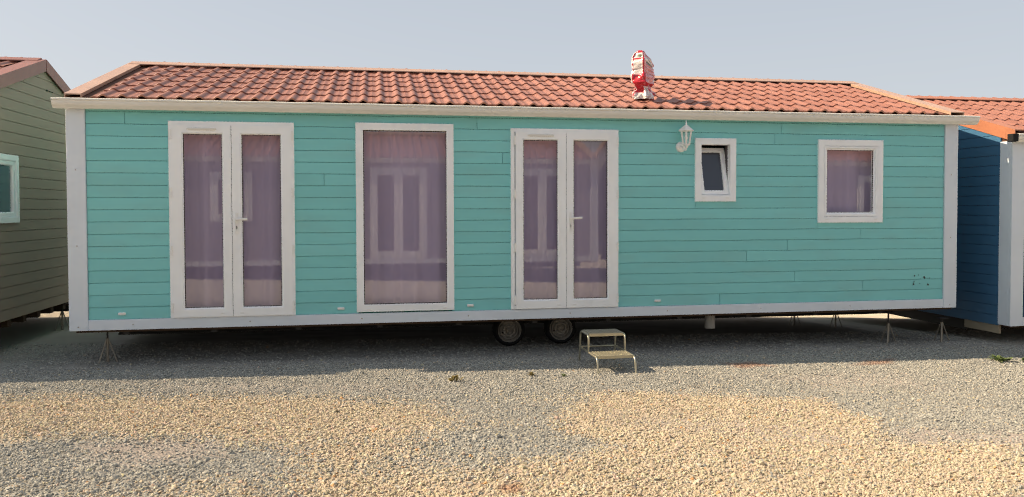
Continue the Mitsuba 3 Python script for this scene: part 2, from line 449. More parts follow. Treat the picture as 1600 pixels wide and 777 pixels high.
def lay_roof(home, L, x0, x1, cap, visible, fascia=True, phase=0.34 - 0.09625):
    """sheeting, pan tiles (visible(x, row) says which are single parts), ridge cap and verge caps"""
    pts = [(-0.035, ZE - 0.035 * SLOPE), (YR, ZE + SLOPE * YR), (DEPTH + 0.035, ZE - 0.035 * SLOPE)]
    sheet = Polygon(pts + [(y, z - 0.05) for y, z in pts[::-1]])
    roof = add('roof', extrude_x(sheet, 0.02, L - 0.02), 'roof_sheet', home)
    tm = tile_mesh()
    rest = []
    k0, k1 = math.ceil((x0 - phase) / PITCH), math.floor((x1 - phase) / PITCH)
    n = 0
    todo = []
    for r in range(ROWS):
        y = ROW0 + r * RSTEP
        for k in range(k0, k1):
            x = phase + k * PITCH
            M = np.eye(4)
            jig = rng.uniform(-1, 1, 3)
            M[:3, 3] = [x + 0.001 * jig[0], y + 0.004 * jig[1], ZE + SLOPE * y + 0.004 + 0.0012 * jig[2] + 0.006 * (r * 13 % 3) * 0]
            M = M @ ROOF_ROT
            if visible(x, r) and n < 300:
                todo.append(M)
                n += 1
            else:
                v = tm.vertices @ M[:3, :3].T + M[:3, 3]
                rest.append(trimesh.Trimesh(v, tm.faces, process=False))
    for M in todo:
        d = {**TILE_PLY[rng.integers(3)], 'to_world': T((PLACE[-1] @ M).tolist())}
        add('tile', d, None, roof)
    if rest:
        m = cat(rest)
        add('tile_field', m, TILE[0], roof, smooth=40, stuff=True)
    # ridge cap
    w, up = 0.13, 0.052
    rp = [(YR - w, ZE + SLOPE * (YR - w) + up - 0.012), (YR - w, ZE + SLOPE * (YR - w) + up), (YR, ZE + SLOPE * YR + up + 0.012), (YR + w, ZE + SLOPE * (YR - w) + up), (YR + w, ZE + SLOPE * (YR - w) + up - 0.012), (YR, ZE + SLOPE * YR + up - 0.002)]
    add('ridge_cap', extrude_x(Polygon(rp), 0.0, L), cap, roof)
    # verge caps: a flat strip up each slope with a turned-down fascia
    for xa, xb, out in ((-0.03, 0.135, -1), (L - 0.135, L + 0.06, 1)):
        parts = []
        for s in (0, 1):
            ys = (-0.072, YR - 0.01)
            P = []
            for y in ys:
                z = ZE + SLOPE * y + 0.046
                yy = y if s == 0 else DEPTH - y
                P += [(xa, yy, z), (xb, yy, z), (xa, yy, z - 0.012), (xb, yy, z - 0.012)]
            parts.append(hull(P))
            xo = xa if out < 0 else xb
            P = []
            for y in ys:
                z = ZE + SLOPE * y + 0.042
                yy = y if s == 0 else DEPTH - y
                P += [(xo, yy, z), (xo - 0.012 * out, yy, z), (xo, yy, z - 0.15), (xo - 0.012 * out, yy, z - 0.15)]
            parts.append(hull(P))
            xi = xb if out < 0 else xa
            P = []
            for y in ys:
                z = ZE + SLOPE * y + 0.042
                yy = y if s == 0 else DEPTH - y
                P += [(xi, yy, z), (xi + 0.006 * out, yy, z), (xi, yy, z - 0.035), (xi + 0.006 * out, yy, z - 0.035)]
            parts.append(hull(P))
        vc = add('verge_cap', cat(parts), cap if isinstance(cap, str) else cap[0], roof)
    return roof

def gutter(home, x0, x1, y=-0.122):
    o = [(0.045, 2.938), (-0.048, 2.938), (-0.058, 2.932), (-0.058, 2.918), (-0.048, 2.910), (-0.046, 2.888), (-0.038, 2.868), (-0.018, 2.846), (-0.010, 2.834), (0.045, 2.834)]
    inn = [(0.037, 2.950), (-0.046, 2.950), (-0.046, 2.915), (-0.036, 2.885), (-0.010, 2.850), (0.037, 2.846)]
    poly = Polygon([(a + y, b) for a, b in o]).difference(Polygon([(a + y, b) for a, b in inn]))
    if poly.geom_type != 'Polygon':
        poly = max(poly.geoms, key=lambda g: g.area)
    ends = Polygon([(a + y, b) for a, b in o])
    m = cat([extrude_x(poly, x0, x1), extrude_x(ends, x0 - 0.003, x0 + 0.004), extrude_x(ends, x1 - 0.004, x1 + 0.003)])
    return add('gutter', m, 'gutter_cream', home)

def french_door(home, x0, x1, z0, z1, lx0, lx1, lz0, lz1, panes, seam, handle_x, vent):
    """two-leaf glazed door; panes = (x0, x1) twice, all in facade coordinates"""
    d = add('french_door', ring(x0, x1, z0, z1, [(0, 0.03), (0, -0.040), (0.004, -0.044), (0.040, -0.044), (0.044, -0.040), (0.044, 0.03)]), 'pvc_white', home)
    pz0, pz1 = vent['pz']
    for i, (a, b) in enumerate(((lx0, seam - 0.003), (seam + 0.003, lx1))):
        pa, pb = panes[i]
        # leaf: a flat face with a bevelled bead towards the glass
        outer = sbox(a, lz0, b, lz1)
        face = outer.difference(sbox(pa - 0.014, pz0 - 0.014, pb + 0.014, pz1 + 0.014))
        leaf = cat([extrude_y(face, -0.058, 0.02),
                    ring(pa - 0.014, pb + 0.014, pz0 - 0.014, pz1 + 0.014, [(0, -0.058), (0.012, -0.046), (0.014, -0.040), (0.014, 0.0), (0, 0.0)])])
        lf = add('leaf', leaf, 'pvc_white', d)
        seal = ring(pa - 0.001, pb + 0.001, pz0 - 0.001, pz1 + 0.001, [(0, -0.040), (0.007, -0.038), (0.007, -0.020), (0, -0.020)])
        add('seal', seal, 'rubber_seal', d)
        add('pane', (np.array([(pa, -0.030, pz0), (pb, -0.030, pz0), (pb, -0.030, pz1), (pa, -0.030, pz1)]), np.array([[0, 1, 2], [0, 2, 3]])), 'pane_glass', d)
    add('meeting_seal', box(seam - 0.012, seam + 0.012, -0.046, 0.018, lz0 + 0.004, lz1 - 0.004, 0.001), 'rubber_seal', d)
    for hx in (lx0 - 0.012, lx1 + 0.012):
        for hz in (0.05, 0.348, 0.65, 0.95):
            z = lz0 + hz * (lz1 - lz0)
            add('hinge', cat([tube([(hx, -0.062, z - 0.052), (hx, -0.062, z + 0.052)], 0.011, 8), box(hx - 0.014, hx + 0.014, -0.056, -0.045, z - 0.045, z + 0.045)]), 'metal_white', d, smooth=40)
    hz, hx = vent['handle']
    add('lock_plate', box(hx - 0.016, hx + 0.016, -0.072, -0.0645, hz - 0.155, hz + 0.075, 0.004), 'metal_white', d)
    add('keyhole', box(hx - 0.005, hx + 0.005, -0.0745, -0.0722, hz - 0.105, hz - 0.070, 0.001), 'hole_dark', d)
    add('handle', cat([lathe([(0.0, 0.0), (0.013, 0.0), (0.012, 0.045), (0.0, 0.046)], 12, 'y', (hx, -0.072, hz)),
                       tube(bend([(hx - 0.004, -0.112, hz), (hx + 0.06, -0.112, hz + 0.002), (handle_x, -0.106, hz + 0.006)], 0.02), [0.014] * 8, 10)]), 'metal_white', d, smooth=50)
    vx0, vx1, vz = vent['bar']
    add('trickle_vent', cat([box(vx0, vx1, -0.074, -0.0585, vz - 0.013, vz + 0.013, 0.005), box(vx0 - 0.012, vx0 + 0.004, -0.070, -0.0585, vz - 0.009, vz + 0.009), box(vx1 - 0.004, vx1 + 0.012, -0.070, -0.0585, vz - 0.009, vz + 0.009)]), 'gutter_cream', d)
    for cx in vent['drain']:
        add('drain_cap', box(cx - 0.020, cx + 0.020, -0.066, -0.0585, lz0 + 0.030, lz0 + 0.042, 0.003), 'metal_white', d)
    return d

def chassis(home, L, wheels=()):
    m = [box(0.15, L - 0.15, y - 0.04, y + 0.04, 0.300, 0.318, 0.002) for y in (1.0, 3.4)]
    m += [box(0.15, L - 0.15, y - 0.006, y + 0.006, 0.318, 0.412, 0.001) for y in (1.0, 3.4)]
    m += [box(0.15, L - 0.15, y - 0.04, y + 0.04, 0.412, 0.430, 0.002) for y in (1.0, 3.4)]
    m += [box(x - 0.03, x + 0.03, 0.08, DEPTH - 0.08, 0.432, 0.472, 0.002) for x in np.arange(0.5, L - 0.2, 0.9)]
    if len(wheels):
        m += [box(x - 0.03, x + 0.03, 0.87, DEPTH - 0.87, wheels[0][1] - 0.03, wheels[0][1] + 0.03) for x, _ in wheels]
        m += [box(x - 0.05, x + 0.05, y - 0.03, y + 0.03, wheels[0][1], 0.32) for x, _ in wheels for y in (1.0, 3.4)]
    return add('chassis', cat(m), 'dark_steel', home)

def shell(home, L, holes, core_mat, trim_mat='trim_white'):
    """closed box of walls (front with its openings), floor; corner posts and base trim"""
    front = sbox(0.003, ZB + 0.04, L - 0.003, ZT).difference(shapely.union_all([sbox(*h) for h in holes]) if holes else Polygon())
    parts = [extrude_y(front, 0.0, 0.07)]
    gab = Polygon([(0.07, ZB + 0.04), (DEPTH, ZB + 0.04), (DEPTH, ZT), (YR, ZE + SLOPE * YR - 0.07), (0.07, ZT)])
    parts += [extrude_x(gab, 0.003, 0.07), extrude_x(gab, L - 0.07, L - 0.003)]
    parts += [box(0.071, L - 0.071, DEPTH - 0.07, DEPTH - 0.001, ZB + 0.04, ZT, 0.001), box(0.071, L - 0.071, 0.071, DEPTH - 0.071, 2.80, 2.84, 0.001)]
    wall = add('wall', cat(parts), core_mat, home)
    add('floor', box(0.02, L - 0.02, 0.012, DEPTH - 0.02, 0.474, ZB + 0.036, 0.002), 'floor_wood', home)
    return wall

def posts(home, L, pw=(0.155, 0.18), ends=True, mat_='trim_white'):
    a, b = pw
    zt = 2.838
    for xa, xb in ((-0.03, a), (L - b, L + 0.004)):
        left = xa < 1
        xo = xa if left else xb
        m = [box(xa, xb, -0.040, -0.001, ZB, zt, 0.003)]
        m += [box(xo, xo + 0.028, -0.001, 0.165, ZB, zt + 0.02, 0.003) if left else box(xo - 0.028, xo, -0.001, 0.165, ZB, zt + 0.02, 0.003)]
        add('corner_post', cat(m), mat_, home)
    add('base_trim', box(a + 0.0015, L - b - 0.0015, -0.036, 0.0, ZB, B0, 0.003), mat_, home)

# ---- the turquoise home
L = 10.49
home = thing('mobile_home', 'turquoise timber-clad mobile home with two glazed French doors and red tiled roof', 'mobile home', 'mobile homes in the yard')
LD = (0.980, 2.283, 0.611, 2.731)
FW = (2.945, 4.038, 0.629, 2.744)
RD = (4.697, 5.985, 0.616, 2.708)
BW = (6.943, 7.466, 1.862, 2.625)
RW = (8.552, 9.435, 1.598, 2.627)
def inset(o, d=0.03):
    return (o[0] + d, o[2] + d, o[1] - d, o[3] - d)
wall = shell(home, L, [inset(o, 0.04) for o in (LD, FW, RD, BW, RW)], 'paint_teal_core')
clips = [(o[0] + 0.02, o[1] - 0.02, o[2] - (0.1 if o[2] < 0.7 else -0.02), o[3] - 0.02) for o in (LD, FW, RD, BW, RW)]
JOINTS = {16: [0.54, 4.31, 8.07], 17: [4.22, 7.58], 15: [7.98], 9: [6.955], 7: [8.56], 6: [9.15], 5: [8.16], 4: [7.62], 2: [8.25], 1: [9.18], 0: [7.27], 11: [2.6], 13: [4.6]}
for k in range(18):
    z0, z1 = B0 + k * BH + 0.002, min(B0 + (k + 1) * BH, ZT)
    us = [0.157] + JOINTS.get(k, []) + [10.308]
    for a, b in zip(us[:-1], us[1:]):
        for m in board(a + 0.0025, b - 0.0025, z0, z1, clips):
            v = m.vertices
            v[:, 1] += rng.uniform(-0.0012, 0.0012)
            add('board', to_wall(m, 'front'), TEAL[rng.integers(3)], wall)
for side in ('left', 'right'):
    ms = []
    for k in range(-1, 24):
        for m in board(0.17, DEPTH, B0 + k * BH + 0.002, B0 + (k + 1) * BH):
            m = gable_clip(merged(m))
            if m is not None:
                ms.append(to_wall(m, side, L - 0.003))
    add('end_cladding', cat(ms), TEAL[0], wall, stuff=True)
posts(home, L)
roof = lay_roof(home, L, 0.10, L - 0.09, 'cap_terracotta', lambda x, r: r <= 5, phase=0.34 - PITCH / 2)
gutter(home, -0.115, 10.685)
# fascia behind the gutter
add('fascia', box(0.0, L, -0.028, -0.001, 2.842, 2.93, 0.002), 'gutter_cream', home)
french_door(home, *LD, 1.018, 2.252, 0.622, 2.688, [(1.130, 1.528), (1.732, 2.140)], 1.626, 1.795,
            {'pz': (0.719, 2.592), 'handle': (1.672, 1.676), 'bar': (1.186, 1.465, 2.645), 'drain': (1.52, 1.72)})
french_door(home, *RD, 4.752, 5.958, 0.624, 2.668, [(4.844, 5.247), (5.441, 5.848)], 5.348, 5.526,
            {'pz': (0.727, 2.574), 'handle': (1.668, 5.398), 'bar': (4.905, 5.19, 2.628), 'drain': (5.26, 5.45)})

def framed_window(home, o, face, pane=None, label=None):
    f = add('window', ring(o[0], o[1], o[2], o[3], [(0, 0.03), (0, -0.044), (0.004, -0.048), (face - 0.004, -0.048), (face, -0.044), (face, 0.03)]), 'pvc_white', home)
    return f
w = framed_window(home, FW, 0.082)
fp = (3.029, 3.957, 0.713, 2.660)
add('seal', ring(fp[0] - 0.003, fp[1] + 0.003, fp[2] - 0.003, fp[3] + 0.003, [(0, -0.030), (0.010, -0.028), (0.010, -0.01), (0, -0.01)]), 'rubber_seal', w)
add('pane', (np.array([(fp[0], -0.018, fp[2]), (fp[1], -0.018, fp[2]), (fp[1], -0.018, fp[3]), (fp[0], -0.018, fp[3])]), np.array([[0, 1, 2], [0, 2, 3]])), 'pane_glass', w)
for cx in (3.08, 3.93):
    add('drain_cap', box(cx - 0.02, cx + 0.02, -0.056, -0.0485, 0.652, 0.664, 0.003), 'metal_white', w)
w = framed_window(home, RW, 0.078)
add('sash', cat([ring(8.632, 9.354, 1.680, 2.545, [(0, 0.02), (0, -0.050), (0.022, -0.050), (0.030, -0.036), (0.030, 0.02)]), ring(8.632, 9.354, 1.680, 2.545, [(0.026, 0.02), (0.026, -0.030), (0.044, -0.026), (0.046, 0.02)])]), 'pvc_white', w)
rp_ = (8.676, 9.310, 1.722, 2.502)
add('seal', ring(rp_[0] - 0.003, rp_[1] + 0.003, rp_[2] - 0.003, rp_[3] + 0.003, [(0, -0.020), (0.009, -0.018), (0.009, -0.008), (0, -0.008)]), 'rubber_seal', w)
add('pane', (np.array([(rp_[0], -0.014, rp_[2]), (rp_[1], -0.014, rp_[2]), (rp_[1], -0.014, rp_[3]), (rp_[0], -0.014, rp_[3])]), np.array([[0, 1, 2], [0, 2, 3]])), 'pane_glass', w)
for cx in (8.66, 9.33):
    add('drain_cap', box(cx - 0.02, cx + 0.02, -0.056, -0.0485, 1.634, 1.646, 0.003), 'metal_white', w)
# bathroom window: the sash tilts in about its bottom edge
w = framed_window(home, BW, 0.078)
bx0, bx1, bz0, bz1 = 7.024, 7.385, 1.942, 2.535
tilt = math.radians(14.5)
def tilt_in(m):
    v = np.array(m.vertices) - [0, 0.0, bz0]
    y = v[:, 1] * math.cos(tilt) + v[:, 2] * math.sin(tilt)
    z = -v[:, 1] * math.sin(tilt) + v[:, 2] * math.cos(tilt)
    return trimesh.Trimesh(np.stack([v[:, 0], y, z + bz0], 1), m.faces, process=False)
sash = add('sash', tilt_in(ring(bx0, bx1, bz0, bz1, [(0, 0.03), (0, -0.022), (0.004, -0.026), (0.048, -0.026), (0.056, -0.012), (0.056, 0.03)])), 'pvc_white', w)
labels[sash] = {'label': 'small white window sash tilted inwards'}
add('pane', tilt_in(box(bx0 + 0.050, bx1 - 0.050, -0.004, 0.012, bz0 + 0.05, bz1 - 0.05, 0.001)), 'privacy_glass', w)
add('stay', tube([(7.352, 0.03, 2.36), (7.385, 0.11, 2.46)], 0.005, 8), 'metal_white', w)
add('reveal', ring(BW[0] + 0.076, BW[1] - 0.076, BW[2] + 0.072, BW[3] - 0.072, [(0, 0.028), (0.010, 0.028), (0.010, 0.09), (0, 0.09)]), 'rubber_seal', w)
for cx in (7.05, 7.35):
    add('drain_cap', box(cx - 0.02, cx + 0.02, -0.056, -0.0485, 1.900, 1.912, 0.003), 'metal_white', w)
for i, (cx, cz) in enumerate(((0.489, 0.672), (2.772, 0.674), (4.224, 0.675), (6.476, 0.678))):
    add('wall_clip', cat([box(cx - 0.038, cx + 0.038, -0.040, -0.018, cz - 0.014, cz + 0.014, 0.005), box(cx + 0.004, cx + 0.012, -0.052, -0.040, cz - 0.010, cz + 0.010)]), 'metal_white', home)
hm = []
for hx, hz, r in ((9.905, 0.916, .013), (10.042, 0.897, .016), (10.052, 0.886, .012), (9.897, 0.838, .010), (9.893, 0.810, .014), (10.098, 0.802, .016), (9.979, 0.816, .007), (10.115, 0.887, .007), (9.959, 0.923, .007)):
    r = r * 0.8
    hm.append(lathe([(0.0, 0.002), (r, 0.002), (r * 0.9, -0.03), (0, -0.03)], 10, 'y', (hx, -0.0235 + 0.001, hz)))
add('screw_hole', cat(hm), 'hole_dark', wall, stuff=True)
scr = []
for x in (0.06, 10.40):
    for z in (0.54, 1.4, 2.2):
        scr.append(lathe([(0.0, 0.003), (0.006, 0.002), (0.007, 0.0)], 8, 'y', (x, -0.0405, z)))
for x in np.arange(0.6, 10.2, 1.2):
    scr.append(lathe([(0.0, 0.003), (0.006, 0.002), (0.007, 0.0)], 8, 'y', (x, -0.0365, 0.556)))
add('screw_head', cat(scr), 'steel', home, stuff=True)
pm = lathe([(0.056, 0.0), (0.062, 0.0), (0.062, 0.21), (0.056, 0.21), (0.056, 0.0)], 24, 'z', (7.236, 0.18, 0.298))
add('drain_pipe', pm, 'rim_grey', home, smooth=40)
# wheels of the tandem axle
WH = [(4.808, 0.254), (5.470, 0.262)]
chassis(home, L, WH)
for x, z in WH:
    wy = 0.80
    wk = add('wheel', lathe([(0.150, -0.080), (0.172, -0.088), (0.188, -0.078), (0.198, -0.055), (0.200, 0.0), (0.198, 0.055), (0.188, 0.078), (0.172, 0.088), (0.150, 0.080), (0.142, 0.06), (0.142, -0.06), (0.150, -0.080)], 40, 'y', (x, wy, z)), 'rubber', home, smooth=40)
    rim = [(0.0, 0.030), (0.018, 0.032), (0.026, 0.044), (0.034, 0.044), (0.040, 0.024), (0.050, 0.024), (0.060, 0.050), (0.076, 0.052), (0.084, 0.026), (0.094, 0.024), (0.102, 0.048), (0.112, 0.050), (0.120, 0.022), (0.128, 0.050), (0.140, 0.080), (0.147, 0.086), (0.149, 0.080), (0.143, 0.055)]
    rk = add('rim', lathe(rim, 48, 'y', (x, wy, z)), 'rim_grey', wk, smooth=20)
    vm = lathe([(0.0, 0.0), (0.006, 0.0), (0.006, 0.05), (0.0, 0.05)], 8, 'y', (x - 0.085, wy - 0.02, z - 0.03))
    add('valve', vm, 'rubber', wk)

# ---- curtains: hung inside, so things of their own
def curtain(x0, x1, z0, z1, y, label, seed, mat_='curtain_mauve', amp=1.0):
    r = np.random.default_rng(seed)
    n, m = int((x1 - x0) / 0.008), 14
    u, t = np.meshgrid(np.linspace(x0, x1, n), np.linspace(0, 1, m))
    ph = r.uniform(0, 6, 4)
    w = 0.021 * np.sin(u * 2 * np.pi / 0.31 + ph[0] + 0.9 * np.sin(u * 5 + ph[1])) + 0.004 * np.sin(u * 2 * np.pi / 0.125 + ph[2] + 0.5 * t)
    w = w * amp * (0.75 + 0.45 * (1 - t)) + 0.010 * np.sin(3 * u + 2 * t + ph[3])
    v = np.stack([u, y + w, z0 + t * (z1 - z0)], -1).reshape(-1, 3)
    g = np.arange(n * m).reshape(m, n)
    q = np.stack([g[:-1, :-1], g[:-1, 1:], g[1:, 1:], g[1:, :-1]], -1).reshape(-1, 4)
    k = add('curtain', (v, q), mat_, None, smooth=True)
    tag(k, label, 'curtain', 'curtains behind the glass')
curtain(1.05, 1.605, 0.64, 2.66, 0.13, 'mauve sheer curtain behind the left pane of the left French door', 1)
curtain(1.645, 2.22, 0.64, 2.66, 0.13, 'mauve sheer curtain behind the right pane of the left French door', 2)
curtain(2.99, 4.00, 0.67, 2.70, 0.14, 'wide mauve sheer curtain behind the tall fixed window', 3, amp=0.75)
curtain(4.79, 5.33, 0.65, 2.64, 0.13, 'mauve sheer curtain behind the left pane of the middle French door', 4)
curtain(5.37, 5.92, 0.65, 2.64, 0.13, 'mauve sheer curtain behind the right pane of the middle French door', 5)
curtain(8.60, 9.38, 1.64, 2.60, 0.13, 'short mauve sheer curtain behind the small square window at right', 6)

# ---- wall lantern
lx, ly, lz = 6.792, -0.125, 2.500
lan = thing('wall_lantern', 'white carriage lantern on a round wall plate beside the small tilted window', 'wall lamp')
add('wall_plate', lathe([(0.0, 0.030), (0.040, 0.028), (0.058, 0.018), (0.064, 0.004), (0.064, 0.0)], 24, 'y', (6.765, -0.022, 2.515)), 'bright_metal', lan, smooth=35)
add('arm', cat([tube(bend([(6.765, -0.045, 2.515), (6.775, -0.10, 2.470), (lx, ly, 2.475), (lx, ly, 2.53)], 0.025), 0.010, 10)]), 'bright_metal', lan, smooth=50)
add('base_cup', lathe([(0.0, -0.028), (0.010, -0.022), (0.008, -0.010), (0.016, 0.0), (0.030, 0.022), (0.040, 0.034), (0.0, 0.035)], 6, 'z', (lx, ly, lz)), 'bright_metal', lan)
cage, glass = [], []
r0, r1, z0_, z1_ = 0.040, 0.066, lz + 0.034, lz + 0.200
for i in range(6):
    a, b = math.radians(60 * i + 10), math.radians(60 * i + 70)
    p = [(lx + r * math.cos(t), ly + r * math.sin(t), z) for r, z, t in ((r0, z0_, a), (r1, z1_, a), (r1, z1_, b), (r0, z0_, b))]
    cage += [tube([p[0], p[1]], 0.0095, 6), tube([p[1], p[2]], 0.009, 6), tube([p[0], p[3]], 0.009, 6)]
    glass.append(trimesh.Trimesh(np.array(p), [[0, 1, 2], [0, 2, 3]], process=False))
add('cage', cat(cage), 'metal_white', lan)
add('glass', cat(glass), 'clear_glass', lan)
add('bulb', lathe([(0.0, 0.0), (0.009, 0.004), (0.009, 0.05), (0.018, 0.07), (0.020, 0.085), (0.013, 0.105), (0.0, 0.112)], 16, 'z', (lx, ly, lz + 0.034)), 'metal_white', lan, smooth=50)
add('lamp_cap', cat([lathe([(0.096, 0.196), (0.098, 0.202), (0.075, 0.222), (0.045, 0.245), (0.026, 0.262), (0.016, 0.268), (0.0, 0.268)], 6, 'z', (lx, ly, lz)),
                     lathe([(0.014, 0.266), (0.008, 0.276), (0.012, 0.286), (0.007, 0.296), (0.005, 0.318), (0.0, 0.330)], 12, 'z', (lx, ly, lz))]), 'bright_metal', lan)

# ---- sack on the roof
sk_x, sk_y = 6.455, 0.43
sk_z = ZE + SLOPE * sk_y + 0.022
def sack():
    # (height, half width of the face, half width of the gusset)
    levels = [(0.00, .105, .100), (0.03, .110, .104), (0.08, .100, .094), (0.115, .088, .080), (0.14, .084, .076), (0.17, .105, .080), (0.205, .138, .090), (0.28, .150, .094), (0.40, .146, .090), (0.50, .140, .088), (0.56, .132, .082), (0.60, .120, .070), (0.63, .104, .050), (0.645, .085, .025), (0.65, 0.0, 0.0)]
    hs = np.array(levels)
    zz = np.concatenate([np.linspace(0, 0.64, 66), [0.646, 0.65]])
    n = 96
    th = np.arange(n) * 2 * np.pi / n
    rot = math.radians(47)
    V = []
    for z in zz:
        a, b = np.interp(z, hs[:, 0], hs[:, 1]), np.interp(z, hs[:, 0], hs[:, 2])
        e = 0.26 if z > 0.2 else 0.55
        c, s = np.cos(th), np.sin(th)
        x, y = a * np.sign(c) * abs(c) ** e, b * np.sign(s) * abs(s) ** e
        p = np.stack([x * 8, y * 8, np.full(n, z) * 8], -1)
        k = 0.065 * (meshkit.fbm(p * 1.3, 3, 3) - 0.5) - 0.13 * np.clip(0.13 - abs(meshkit.fbm(p * 1.7, 2, 9) - 0.5), 0, 1)
        if z < 0.2:
            k = k + 0.020 * np.sin(th * 7 + z * 10) * np.clip((0.2 - z) / 0.1, 0, 1)
        r = np.hypot(x, y) + 1e-9
        x, y = x * (1 + k / np.maximum(r, 0.05)), y * (1 + k / np.maximum(r, 0.05))
        X_, Y_ = x * math.cos(rot) - y * math.sin(rot), x * math.sin(rot) + y * math.cos(rot)
        zq = np.full(n, z) - np.clip((z - 0.25) / 0.4, 0, 1) * 0.10 * np.clip((X_ + 0.02) / 0.13, 0, 1.2) ** 1.3
        V.append(np.stack([X_ * 1.10 - 0.02 * max(z - 0.2, 0), Y_, zq], 1))
    V = np.array(V)
    # the printed film: red gusset with a white stripe, white and pink face over a red foot, white back
    A = np.broadcast_to(np.degrees(th)[None, :], (len(zz), n))[..., None]
    H = np.broadcast_to((zz / 0.65)[:, None], (len(zz), n))[..., None]
    W = meshkit.fbm(np.stack([A[..., 0] / 30, H[..., 0] * 5, 0 * A[..., 0]], -1), 2, 5)[..., None]
    white, red, pink = np.array([0.64, 0.61, 0.60]), np.array([0.45, 0.016, 0.032]), np.array([0.60, 0.29, 0.31])
    face, gus = (A > 220) & (A < 322), (A > 156) & (A <= 220)
    colr = np.where(face, np.where(H < 0.33 + 0.2 * (W - 0.5), red, np.where(W > 0.50, white, pink)), white)
    colr = np.where(face & (A < 240) & (H < 0.52), red, colr)
    stripe = (A > 171) & (A < 192)
    colr = np.where(gus, np.where(stripe & (H > 0.50) & (H < 0.80), white, np.where(W > 0.62, pink, red)), colr)
    colr = np.where(gus & (H > 0.83) & (H < 0.93) & (A > 165) & (A < 200), white, colr)
    colr = np.where(H < 0.25, np.where(W > 0.54, white, np.where(W > 0.46, pink, red)), colr)
    colr = np.where(((A - 268) / 12) ** 2 + ((H - 0.74) / 0.03) ** 2 < 1, np.array([0.12, 0.15, 0.13]), colr)
    colr = np.where(((A - 182) / 7) ** 2 + ((H - 0.88) / 0.02) ** 2 < 1, np.array([0.15, 0.20, 0.12]), colr)
    m = len(zz)
    g = np.arange(m * n).reshape(m, n)
    q = np.stack([g[:-1], np.roll(g[:-1], -1, 1), np.roll(g[1:], -1, 1), g[1:]], -1).reshape(-1, 4)
    return V.reshape(-1, 3) * [1, 1, 0.93] + [sk_x, sk_y, sk_z], q, colr.reshape(-1, 3)
scene['sack_film'] = {'type': 'twosided', 'bsdf': {'type': 'principled', 'base_color': {'type': 'mesh_attribute', 'name': 'vertex_color'}, 'roughness': 0.22, 'specular': 0.6}}
v, q, c = sack()
k = add('plastic_sack', (v, q), 'sack_film', None, smooth=True, color=c)
tag(k, 'crumpled red and white plastic sack standing on the tiled roof', 'sack')

# ---- two-step stool
st = thing('step_stool', 'brassy tubular metal two-step stool standing on the gravel before the middle French door', 'step stool')
scene['stool_metal'] = pr((0.45, 0.43, 0.335), 0.30, 0.5, metallic=0.7)
R_ = 0.0115
for x in (5.425, 5.835):
    gz = float(G(x, -1.1)) - 0.01
    gb = float(G(x, -0.36)) - 0.01
    add('side_rail', tube(bend([(x + 0.006, -1.115, gz), (x, -1.085, 0.222), (x, -0.37, 0.222)], 0.06), R_, 12), 'stool_metal', st, smooth=50)
    add('leg', tube(bend([(x, -0.745, 0.228), (x, -0.752, 0.405), (x, -0.415, 0.405), (x, -0.355, gb)], 0.055), R_, 12), 'stool_metal', st, smooth=50)
add('cross_rail', tube([(5.425, -0.385, 0.222), (5.835, -0.385, 0.222)], R_ * 0.85, 10), 'stool_metal', st, smooth=50)
for ya, yb, z in ((-1.055, -0.79, 0.234), (-0.725, -0.44, 0.417)):
    m = [box(5.438, 5.822, ya, ya + 0.004, z - 0.030, z + 0.002, 0.001), box(5.438, 5.822, yb - 0.004, yb, z - 0.025, z + 0.002, 0.001), box(5.438, 5.822, ya, yb, z - 0.006, z - 0.003, 0.001)]
    t_ = add('tread', cat(m), 'stool_metal', st)
    rb = []
    for i in range(13):
        x = 5.452 + i * 0.0296
        rb.append(box(x, x + 0.013, ya + 0.006, yb - 0.006, z - 0.003, z + 0.006, 0.002))
    add('grip_ribs', cat(rb), 'stool_metal', t_, stuff=True)

# ---- support jacks
def jack(x, y, ztop, label, spread=0.105):
    g = float(G(x, y))
    t = thing('support_jack', label, 'support jack', 'jacks propping up the homes')
    hz = g + 0.25
    for i in range(3):
        a = math.radians(90 + 120 * i + 20)
        add('leg', tube([(x + 0.012 * math.cos(a), y + 0.012 * math.sin(a), hz), (x + spread * math.cos(a), y + spread * math.sin(a), g - 0.005)], 0.007, 6), 'steel', t, smooth=50)
    add('tube', tube([(x, y, g + 0.0), (x, y, hz + 0.01)], 0.014, 10), 'steel', t, smooth=50)
    add('screw', tube([(x, y, hz), (x, y, ztop - 0.008)], 0.010, 8), 'dark_steel', t, smooth=50)
    add('head_plate', box(x - 0.06, x + 0.06, y - 0.05, y + 0.05, ztop - 0.010, ztop, 0.002), 'dark_steel', t)
jack(0.235, 0.31, 0.474, 'steel tripod jack under the left front corner of the turquoise home')
jack(9.73, 0.24, 0.474, 'steel tripod jack under the turquoise home near its right end')
jack(10.52, 0.25, 0.33, 'steel tripod jack in the gap between the turquoise and blue homes')
jack(9.75, 2.60, 0.474, 'left one of two dark jacks far back under the turquoise home')
jack(10.25, 2.25, 0.474, 'right one of two dark jacks far back under the turquoise home')

# ---- the olive home at left: its end wall faces right
def place(x, y, z, turn=0):
    M = np.eye(4)
    if turn:
        M[0, 0] = M[1, 1] = -1
    M[:3, 3] = [x, y, z]
    PLACE.append(M)

def simple_gutter(h, a, b):
    gutter(h, a, b)

